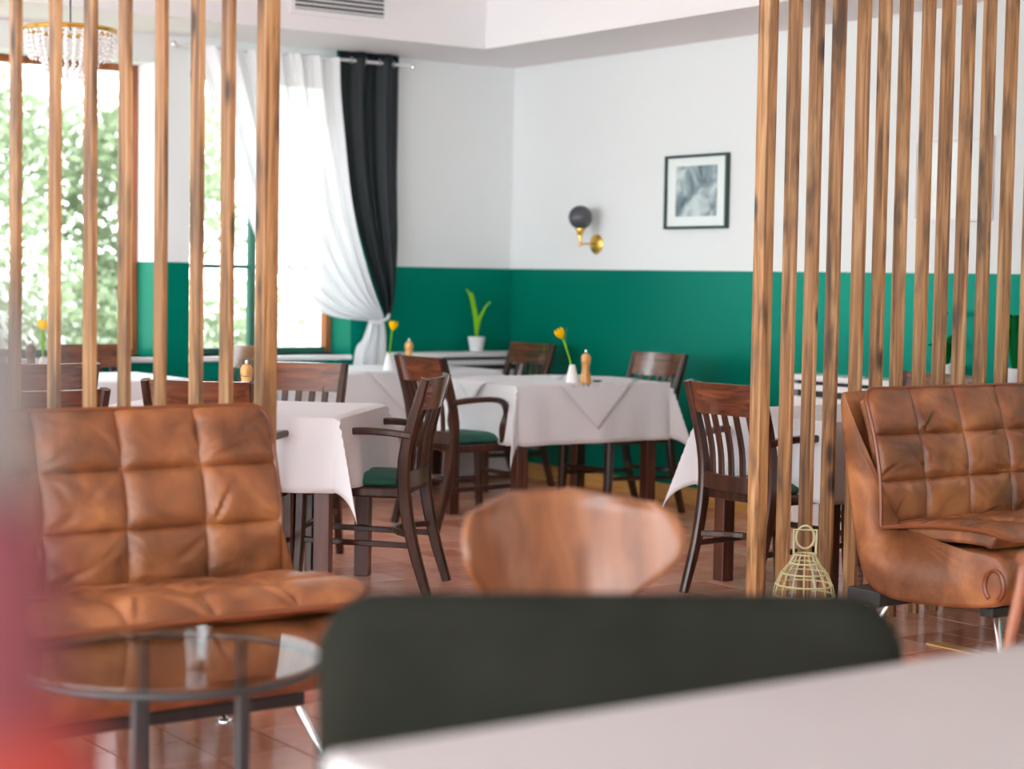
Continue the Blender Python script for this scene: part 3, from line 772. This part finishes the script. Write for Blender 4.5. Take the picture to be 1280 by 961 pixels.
# ------------------------------------------------------------------ radiator covers, plants
def radiator(label, x0, x1, y0, y1, along):
    L = (x1-x0) if along == 'x' else (y1-y0)
    root = thing('radiator_cover', label, 'radiator cover', ((x0+x1)/2, (y0+y1)/2, 0), 0 if along == 'x' else R(-90), 'white radiator covers')
    h = L/2; d = 0.105
    MB().box(-h, h, -d, d, 0.785, 0.815).build('top_board', 'white_lacquer', root, bevel=0.004)
    MB().box(-h+0.02, h-0.02, -d+0.02, d-0.01, 0.02, 0.70).build('front_panel', 'white_lacquer', root, bevel=0.003)
    MB().box(-h+0.03, h-0.03, -d+0.05, d-0.01, 0.70, 0.784).build('slot', 'dark_slot', root)
    for s in (-1, 1): MB().box(s*(h-0.012)-0.012, s*(h-0.012)+0.012, -d+0.01, d-0.005, 0.0, 0.784).build('side_panel', 'white_lacquer', root)
    MB().box(-h+0.03, h-0.03, -d+0.012, -d+0.03, 0.735, 0.765).build('slot_rail', 'white_lacquer', root)
radiator('white radiator cover with a dark slot in the corner below the potted plant', -0.985, -0.03, -0.215, -0.005, 'x')
radiator('white radiator cover on the side wall behind the right-hand slats', -0.215, -0.022, -5.7, -2.85, 'y')
def potted(p, label, h, leaves, lm, r=0.058, seed=1, flower=None):
    t = thing('potted_plant', label, 'plant', p, 0, 'potted plants on the radiator covers')
    MB().lathe([(0.004,0),(r*0.68,0),(r*0.72,0.004),(r,0.095),(r*0.93,0.095),(r*0.90,0.078),(0.004,0.078)], 22).build('pot', 'white_ceramic', t, smooth=True)
    MB().lathe([(0.002,0.079),(r*0.88,0.079),(r*0.8,0.083),(0.002,0.086)], 16).build('soil', 'soil', t, smooth=True)
    for (dx, dy, hh, bend, w_) in leaves:
        P0 = catmull([(0,0,0.08), (dx*0.15, dy*0.15, 0.08+hh*0.4), (dx*0.55, dy*0.55, 0.08+hh*0.8), (dx, dy, 0.08+hh-bend)], 12)
        s = Vector((CT, -ST, 0))
        def lf(u, v): return P0[int(round(u*12))] + s*((v-0.5)*2*w_*(0.45+0.55*math.sin(math.pi*min(0.97, 0.1+u*0.85)))) + Vector((0, 0, abs(v-0.5)*0.008))
        MB().grid(lf, 12, 2).build('leaf', lm, t, smooth=True, solid=0.002)
    if flower:
        for (dx, dy, hh) in flower:
            MB().tube([(0,0,0.08),(dx*0.4,dy*0.4,0.08+hh*0.6),(dx,dy,0.08+hh)], 0.003, 6).build('stalk', 'leaf_dark', t)
            for k in range(5):
                a = k*2*math.pi/5
                MB().lathe([(0.001,-0.012),(0.012,-0.006),(0.016,0.003),(0.008,0.012),(0.001,0.014)], 8, (dx+0.018*math.cos(a), dy+0.018*math.sin(a), 0.08+hh)).build('petal', 'flower_red', t, smooth=True)
p = PZ(553, 436, 0.816); p.y = -0.11
wx = Vector((CT, -ST, 0))
potted(p, 'white pot with bright green sprouting bulb leaves on the corner radiator cover', 0.3, [(-0.065, 0.03, 0.33, 0.01, 0.012), (-0.035, 0.015, 0.30, 0.0, 0.010), (0.03, -0.02, 0.17, 0.0, 0.012), (0.075, -0.045, 0.24, 0.0, 0.009), (-0.01, 0.0, 0.20, 0, 0.010)], 'leaf_fresh')
potted((-0.105, -3.82, 0.816), 'leafy plant with one dark red bloom, half hidden behind the right-hand slats', 0.3, [(0.05*math.cos(a), 0.09*math.sin(a), 0.12+0.05*(a % 1.7), 0.03, 0.022) for a in (0.2, 1.1, 1.9, 2.8, 3.7, 4.6, 5.5)], 'leaf_dark', 0.05, flower=[(0.0, 0.03, 0.26)])
potted((-0.105, -4.25, 0.816), 'bushy green plant in a small white pot, second along the wall behind the slats', 0.3, [(0.05*math.cos(a), 0.10*math.sin(a), 0.22+0.07*(a % 1.3), 0.02, 0.024) for a in (0.1, 0.9, 1.8, 2.6, 3.5, 4.3, 5.2)], 'leaf_dark', 0.05)
potted((-0.105, -4.72, 0.816), 'low green plant in a white pot at the far right behind the slats', 0.2, [(0.05*math.cos(a), 0.10*math.sin(a), 0.14+0.05*(a % 1.3), 0.04, 0.022) for a in (0.3, 1.2, 2.0, 2.9, 3.8, 4.7, 5.6)], 'leaf_dark', 0.05)

# ------------------------------------------------------------------ wall things
# framed picture on the east wall (local: x along -Y of the room, facing -x)
def framed(label, px0, px1, pytop, pybot, fw, depth, fm, art, name='framed_picture'):
    a = PX(px0, (pytop+pybot)/2, -0.015); b2 = PX(px1, (pytop+pybot)/2, -0.015)
    zt = PX((px0+px1)/2, pytop, -0.015).z; zb = PX((px0+px1)/2, pybot, -0.015).z
    y0, y1 = b2.y, a.y
    root = thing(name, label, 'picture', (-0.001, (y0+y1)/2, (zt+zb)/2)); h = (zt-zb)/2; w_ = (y1-y0)/2
    for s in (-1, 1):
        MB().box(-depth, 0, s*(w_-fw/2)-fw/2, s*(w_-fw/2)+fw/2, -h, h).build('frame', fm, root, bevel=0.002)
        MB().box(-depth, 0, -w_+fw, w_-fw, s*(h-fw/2)-fw/2, s*(h-fw/2)+fw/2).build('frame', fm, root, bevel=0.002)
    MB().box(-depth*0.45, -0.001, -w_+fw, w_-fw, -h+fw, h-fw).build('mat_board', 'mat_board', root)
    MB().box(-depth*0.45-0.002, -depth*0.45, -w_*0.66, w_*0.66, -h*0.66, h*0.70).build('print', art, root)
    MB().box(-depth*0.75-0.002, -depth*0.75, -w_+fw, w_-fw, -h+fw, h-fw).build('glazing', 'window_glass', root)
framed('grey landscape print in a thin dark green frame beside the wall lamp', 832, 910, 193, 286, 0.016, 0.028, 'frame_green', 'art_print')
framed('pale print in a white frame on the wall behind the right-hand slats', 1143, 1240, 172, 277, 0.018, 0.025, 'white_lacquer', 'mat_board')
# wall lamp
p = PX(746, 305, 0.0)
root = thing('wall_lamp', 'brass wall lamp with a smoked round glass globe', 'lamp', (0, p.y, p.z))
disc = [(0.002, 0.0), (0.062, 0.0), (0.062, 0.006), (0.050, 0.014), (0.012, 0.018), (0.002, 0.018)]
mb = MB(); mb.ring_loft([[(-z, r*math.cos(2*math.pi*k/24), r*math.sin(2*math.pi*k/24)) for k in range(24)] for r, z in disc]); mb.build('wall_plate', 'brass', root, smooth=True)
MB().tube(catmull([(-0.016, 0, 0.0), (-0.07, 0, 0.0), (-0.118, 0, 0.0), (-0.130, 0, 0.012), (-0.131, 0, 0.035)], 14), 0.0065, 10).build('arm', 'brass', root, smooth=True)
MB().lathe([(0.004,0.030),(0.011,0.032),(0.012,0.05),(0.020,0.058),(0.022,0.075),(0.030,0.082),(0.030,0.090),(0.004,0.090)], 20, (-0.131,0,0)).build('socket', 'brass', root, smooth=True)
g = [(0.027, 0.088)]+[(0.074*math.sin(q), 0.160-0.074*math.cos(q)) for q in [R(a) for a in range(28, 180, 10)]]+[(0.001, 0.234)]
MB().lathe(g, 28, (-0.131,0,0)).build('globe', 'smoked_glass', root, smooth=True)
MB().lathe([(0.001,-0.014),(0.009,-0.008),(0.010,0.0),(0.006,0.008),(0.001,0.01)], 12, (-0.131,0,-0.004)).build('finial', 'brass', root, smooth=True)
# air vent in the bulkhead face
a = PY(368, 10, -0.735); b2 = PY(480, 10, -0.735); zb = PY(425, 17, -0.735).z
root = thing('air_vent', 'white framed air vent with dark horizontal louvres high on the bulkhead', 'vent', ((a.x+b2.x)/2, -0.731, zb+0.10)); hw = (b2.x-a.x)/2
MB().box(-hw, hw, -0.004, 0.0, -0.10, 0.10).build('backing', 'dark_slot', root)
for s in (-1, 1):
    MB().box(s*(hw+0.014)-0.014, s*(hw+0.014)+0.014, -0.014, 0, -0.128, 0.128).build('frame', 'white_lacquer', root)
    MB().box(-hw, hw, -0.014, 0, s*0.114-0.014, s*0.114+0.014).build('frame', 'white_lacquer', root)
for k in range(8):
    z = -0.0875+k*0.025
    MB().add([(-hw, -0.016, z-0.007), (hw, -0.016, z-0.007), (hw, -0.004, z+0.006), (-hw, -0.004, z+0.006), (-hw, -0.014, z-0.009), (hw, -0.014, z-0.009), (hw, -0.003, z+0.004), (-hw, -0.003, z+0.004)],
             [(0,1,2,3), (4,7,6,5), (0,4,5,1), (2,6,7,3), (0,3,7,4), (1,5,6,2)]).build('louvre', 'white_lacquer', root)

# ------------------------------------------------------------------ curtains
RODZ, RODY = 2.600, -0.105
root = thing('curtain_rod', 'white curtain rod above the narrow window', 'curtain rod', (0, RODY, RODZ))
MB().tube([(-2.46, 0, 0), (-0.86, 0, 0)], 0.010, 10).build('pole', 'white_lacquer', root, smooth=True)
for x in (-2.47, -0.85): MB().lathe([(0.002,-0.018),(0.014,-0.012),(0.018,0),(0.014,0.012),(0.002,0.018)], 12, (x,0,0)).build('finial', 'silver', root, smooth=True)
for x in (-2.40, -0.90): MB().tube([(x, 0, 0), (x, 0.104, 0.0)], 0.007, 8).build('bracket', 'silver', root, smooth=True)
# dark drape: pleated at the rod, drawn to the tie
def drape_curtain(left, right, npleat, amp0, amp1, nu, nv, y0):
    Lc = catmull([(x, 0, z) for x, z in left], nv); Rc = catmull([(x, 0, z) for x, z in right], nv)
    def f(u, v):
        k = int(round(v*nv)); a, b3 = Lc[k], Rc[k]
        q = a.lerp(b3, u); am = amp0+(amp1-amp0)*v
        return (q.x, y0 + am*math.sin(u*npleat*2*math.pi) + 0.4*am*math.sin(u*npleat*4.3*math.pi+1+v*2), q.z)
    return MB().grid(f, nu, nv)
dc = thing('dark_curtain', 'near black drape hanging from rings and gathered to the right of the window', 'curtain', (0, 0, 0))
DL = [(-1.375, 2.655), (-1.365, 2.3), (-1.31, 1.9), (-1.20, 1.5), (-1.06, 1.14), (-1.02, 1.04)]
DR = [(-0.945, 2.655), (-0.945, 2.3), (-0.945, 1.9), (-0.935, 1.5), (-0.955, 1.2), (-0.995, 1.04)]
drape_curtain(DL, DR, 2.2, 0.024, 0.012, 60, 40, -0.105).build('drape', 'curtain_dark', dc, smooth=True, solid=0.004)
drape_curtain([(x-0.016, z) for x, z in DL], [(x+0.001, z) for x, z in DL], 0.5, 0.0, 0.0, 2, 40, -0.100).build('lit_edge', 'curtain_lit_edge', dc, smooth=True, solid=0.003)  # added strip, coloured as the drape's left edge with light coming through
for x in (-1.30, -1.20, -1.10, -1.00):
    MB().tube([(x, RODY+0.022*math.cos(q), RODZ+0.022*math.sin(q)) for q in [2*math.pi*k/14 for k in range(14)]], 0.006, 8, closed=True).build('ring', 'silver', dc, smooth=True)
sh = thing('sheer_curtain', 'sheer white curtain swept across the narrow window to a tie', 'curtain', (0, 0, 0))
SL = [(-2.34, 2.605), (-2.20, 2.2), (-2.06, 1.8), (-1.905, 1.45), (-1.70, 1.19), (-1.45, 1.05), (-1.16, 1.01)]
SR = [(-1.385, 2.605), (-1.375, 2.4), (-1.345, 2.15), (-1.305, 1.85), (-1.245, 1.56), (-1.15, 1.26), (-1.06, 1.04)]
drape_curtain(SL, SR, 7.0, 0.034, 0.020, 110, 44, -0.125).build('sheer_panel', 'sheer', sh, smooth=True)
drape_curtain([(-1.16, 1.01), (-1.20, 0.90), (-1.25, 0.83), (-1.28, 0.55), (-1.29, 0.10)], [(-1.06, 1.04), (-1.04, 0.95), (-1.035, 0.82), (-1.035, 0.55), (-1.035, 0.10)], 3.0, 0.012, 0.020, 40, 20, -0.125).build('sheer_tail', 'sheer', sh, smooth=True)
MB().tube([(-1.17, -0.15, 1.01), (-1.11, -0.165, 1.005), (-1.04, -0.15, 1.03), (-0.99, -0.09, 1.06), (-0.95, -0.006, 1.07)], 0.011, 8).build('tie_band', 'white_lacquer', sh, smooth=True)

# ------------------------------------------------------------------ chandelier
d = ray(88, 38); q = cam.location + d*(8.9/ (Vector((d.x, d.y)).dot(fwd)))
root = thing('chandelier', 'crystal bead chandelier with a thin brass rim hanging before the window', 'chandelier', (q.x, q.y, q.z))
rc = 0.215
MB().tube([(0, 0, 0.0), (0, 0, CEIL-q.z)], 0.004, 6).build('cord', 'black_metal', root)
ringp = lambda r, z, n=36: [(r*math.cos(2*math.pi*k/n), r*math.sin(2*math.pi*k/n), z) for k in range(n)]
MB().tube(ringp(rc, 0), 0.011, 8, closed=True).build('rim', 'brass', root, smooth=True)
for a in (0, 90): MB().tube([(rc*math.cos(R(a)), rc*math.sin(R(a)), 0), (0, 0, 0.02), (-rc*math.cos(R(a)), -rc*math.sin(R(a)), 0)], 0.004, 6).build('spoke', 'brass', root)
bead = [(0.0005,-0.011),(0.008,-0.004),(0.0095,0.0),(0.008,0.004),(0.0005,0.011)]
for tier, (r0, n_, rows, z0) in enumerate(((rc, 34, 6, -0.02), (rc*0.72, 24, 8, -0.03), (rc*0.42, 14, 9, -0.04))):
    mb = MB()
    for k in range(n_):
        a = 2*math.pi*k/n_
        for j in range(rows):
            rr = r0*(1-0.04*j*j/8); mb.lathe(bead, 6, (rr*math.cos(a), rr*math.sin(a), z0-0.0225*j))
    o = mb.build('bead_strings', 'crystal', root, smooth=False); o['kind'] = 'stuff'

# ------------------------------------------------------------------ glass coffee table
cx, cy = W(-0.747, 4.04).x, W(-0.747, 4.04).y
root = thing('coffee_table', 'round glass coffee table with thin black metal legs', 'table', (cx, cy, 0))
MB().lathe([(0.001,0.440),(0.338,0.440),(0.340,0.445),(0.338,0.450),(0.001,0.450)], 64).build('glass_top', 'table_glass', root, smooth=True)
MB().tube(ringp(0.327, 0.430, 48), 0.009, 8, closed=True).build('ring_frame', 'black_metal', root, smooth=True)
for px_, py_ in ((170, 868), (325, 866), (174, 785), (322, 785)):
    q = PZ(px_, py_, 0.44); dv = Vector((q.x-cx, q.y-cy)); dv = dv.normalized()*0.322
    MB().box(dv.x-0.012, dv.x+0.012, dv.y-0.012, dv.y+0.012, 0, 0.428).build('leg', 'black_metal', root, bevel=0.002)
q = PZ(246, 834, 0.4505)
root = thing('water_tumbler', 'small clear faceted tumbler on the glass coffee table', 'glass', q)
mb = MB(); n_ = 20
def oct_ring(r, z, k=0.06): return [((r*(1+k*math.cos(10*a)))*math.cos(a), (r*(1+k*math.cos(10*a)))*math.sin(a), z) for a in [2*math.pi*i/n_ for i in range(n_)]]
mb.ring_loft([oct_ring(0.001, 0), oct_ring(0.022, 0), oct_ring(0.024, 0.01), oct_ring(0.0315, 0.085, 0.0), oct_ring(0.0285, 0.085, 0.0), oct_ring(0.021, 0.016, 0.0), oct_ring(0.001, 0.014)])
mb.build('tumbler', 'tumbler_glass', root, smooth=True)

# ------------------------------------------------------------------ bent plywood chair
c = W(0.135, 3.45)
root = thing('plywood_chair', 'bent plywood shell chair with rounded back in the middle of the floor', 'chair', (c.x, c.y, 0), -TH + R(31))
PLY = catmull([(0, -0.40, 0.415), (0, -0.36, 0.445), (0, -0.18, 0.435), (0, -0.02, 0.43), (0, 0.045, 0.47), (0, 0.07, 0.56), (0, 0.095, 0.70), (0, 0.150, 0.885)], 56)
def shell(u, v):
    # v 0 front of seat .. 1 top of back
    f = v*56; k0 = min(55, int(f)); p = PLY[k0].lerp(PLY[k0+1], f-k0)
    if v < 0.16: hw_ = 0.205*math.sqrt(max(0.02, 1-(1-v/0.16)**2))
    elif v < 0.5: hw_ = 0.205-0.105*((v-0.16)/0.34)**2
    else:
        z = p.z
        if z < 0.635: hw_ = 0.100
        elif z < 0.79: t = (z-0.635)/0.155; hw_ = 0.100+0.160*math.sin(t*math.pi/2)**1.25
        else: t = (z-0.79)/0.0955; hw_ = 0.26*max(0.0, 1-t**3.2)**(1/3.2)
    a = 2*u-1
    k = max(0.0, min(1, (p.z-0.55)/0.12))
    return (a*hw_*(1-0.05*k*a*a), p.y - 0.120*k*abs(a*hw_/0.26)**2, p.z + (0.012*a*a if v < 0.5 else 0))
MB().grid(shell, 22, 56).build('shell', 'ply_wood', root, smooth=True, solid=0.011)
for sx in (-1, 1):
    MB().tube([(sx*0.06, -0.20, 0.42), (sx*0.15, -0.30, 0.405), (sx*0.22, -0.40, 0.0)], 0.009, 10).build('leg', 'chrome', root, smooth=True)
    MB().tube([(sx*0.06, -0.16, 0.42), (sx*0.15, -0.06, 0.405), (sx*0.22, 0.06, 0.0)], 0.009, 10).build('leg', 'chrome', root, smooth=True)
MB().lathe([(0.002,0.40),(0.09,0.40),(0.09,0.425),(0.002,0.425)], 20, (0,-0.18,0)).build('mount_plate', 'black_metal', root, smooth=True)

# ------------------------------------------------------------------ wire lantern
d = ray(1012, 700); q = W(0, 0); pY = 6.35
q = W((1012-640)/FPX*pY, pY)
root = thing('wire_lantern', 'pale yellow green wire lantern standing on the floor by the post', 'lantern', (q.x, q.y, 0))
prof = [(0.104, 0.006), (0.106, 0.10), (0.106, 0.215), (0.098, 0.25), (0.080, 0.29), (0.052, 0.325), (0.036, 0.355)]
for k in range(16):
    a = 2*math.pi*k/16
    MB().tube([(r*math.cos(a), r*math.sin(a), z) for r, z in prof], 0.0019, 5).build('wire', 'wire_cream', root, smooth=True)
for r, z in prof: MB().tube(ringp(r, z, 24), 0.0032, 5, closed=True).build('wire_ring', 'wire_cream', root, smooth=True)
s = Vector((CT, -ST, 0))
MB().tube([s*-0.038+Vector((0,0,0.355)), s*-0.040+Vector((0,0,0.44)), s*0.040+Vector((0,0,0.44)), s*0.038+Vector((0,0,0.355))], 0.0045, 6).build('handle', 'wire_cream', root, smooth=True)
MB().tube([s*(0.032*math.cos(q_))+Vector((0,0,0.415+0.040*math.sin(q_))) for q_ in [2*math.pi*k/18 for k in range(18)]], 0.0035, 6, closed=True).build('hang_ring', 'wire_cream', root, smooth=True)
MB().lathe([(0.001,0.004),(0.104,0.004),(0.104,0.010),(0.001,0.010)], 24).build('base_plate', 'wire_cream', root, smooth=True)
MB().lathe([(0.001,0.011),(0.038,0.011),(0.038,0.13),(0.030,0.133),(0.001,0.128)], 20).build('candle', 'candle_wax', root, smooth=True)

# ------------------------------------------------------------------ side table at the right edge
q = W(1.42, 4.60)
root = thing('side_table', 'brown wooden side table of which only a slanting leg shows at the right edge', 'table', (q.x, q.y, 0))
MB().lathe([(0.001,0.60),(0.135,0.60),(0.14,0.605),(0.14,0.618),(0.135,0.622),(0.001,0.622)], 40).build('tabletop', 'side_wood', root, smooth=True)
for a in (180, 300, 60):
    dv = W(math.cos(R(a)), math.sin(R(a)))-W(0, 0)
    MB().tube([dv*0.118+Vector((0,0,0.60)), dv*0.225], [0.017, 0.011], 12).build('leg', 'side_wood', root, smooth=True)

# ------------------------------------------------------------------ foreground: armchair back, white table, red seat
def slab_back(name, hw_, h0, h1, th, rad, m_, parent, lean=0.0, nz=10):
    """upholstered back: rounded-rectangle outline puffed to both sides"""
    out = []
    def arc(cx_, cz_, a0, a1, n=8): return [(cx_+rad*math.cos(R(a0+(a1-a0)*k/n)), cz_+rad*math.sin(R(a0+(a1-a0)*k/n))) for k in range(n+1)]
    out = arc(hw_-rad, h1-rad, 0, 90)+arc(-hw_+rad, h1-rad, 90, 180)+[(-hw_, h0), (hw_, h0)]
    cx_, cz_ = 0, (h0+h1)/2; rings = []
    for k, ins in ((-1.0, 0.045), (-0.8, 0.016), (-0.4, 0.003), (0, 0.0), (0.4, 0.003), (0.8, 0.016), (1.0, 0.045)):
        rings.append([(x*(1-ins/hw_), k*th/2 + lean*(z-h0), cz_+(z-cz_)*(1-ins/((h1-h0)/2))) for x, z in out])
    return MB().ring_loft(rings).build(name, m_, parent, smooth=True)
c = W(0.150, 2.52)
root = thing('lounge_armchair', 'blurred dark green upholstered armchair behind the white table', 'chair', (c.x, c.y, 0), -TH + R(4))
slab_back('backrest', 0.411, 0.40, 0.859, 0.13, 0.085, 'foreground_green', root, 0.08)
MB().box(-0.36, 0.36, -0.44, 0.02, 0.28, 0.44).build('seat', 'foreground_green', root, bevel=0.04)
for sx in (-1, 1):
    MB().box(sx*0.36-0.04, sx*0.36+0.04, -0.42, 0.02, 0.30, 0.60).build('armrest', 'foreground_green', root, bevel=0.03)
    for y in (-0.38, 0.0): MB().tube([(sx*0.31, y, 0.29), (sx*0.34, y*1.02, 0.0)], [0.018, 0.011], 10).build('leg', 'black_metal', root, smooth=True)
# white table: far edge runs parallel to the screens
TZ2 = 0.80
A = PZ(372, 927, TZ2); B = PZ(1300, 811, TZ2)
ymid = (A.y+B.y)/2
root = thing('white_table', 'large blurred white table in the foreground', 'table', (A.x+0.9, ymid-0.42, 0))
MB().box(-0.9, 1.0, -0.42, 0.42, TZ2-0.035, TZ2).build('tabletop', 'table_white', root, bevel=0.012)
for sx in (-0.80, 0.90):
    for sy in (-0.34, 0.34): MB().box(sx-0.025, sx+0.025, sy-0.025, sy+0.025, 0, TZ2-0.035).build('leg', 'black_metal', root, bevel=0.003)
# red high-backed seat at the left edge, very near
def near_x(px, Y): return (px-640)/FPX*Y
Yr = 0.58
c = W(near_x(72, Yr)-0.155, Yr)
root = thing('high_back_seat', 'blurred red high-backed seat at the left edge with a grey top', 'chair', (c.x, c.y, 0), -TH)
slab_back('backrest', 0.155, 0.46, 1.238, 0.08, 0.03, 'mauve_fabric', root)
slab_back('headrest', 0.150, 1.225, 1.296, 0.065, 0.03, 'grey_fabric', root)
slab_back('side_bolster', 0.172, 0.46, 1.165, 0.10, 0.035, 'red_fabric', root)
MB().box(-0.17, 0.17, -0.45, 0.02, 0.36, 0.47).build('seat', 'red_fabric', root, bevel=0.03)
for sx in (-1, 1):
    for y in (-0.40, 0.0): MB().tube([(sx*0.14, y, 0.37), (sx*0.15, y, 0.0)], [0.018, 0.012], 10).build('leg', 'black_metal', root, smooth=True)
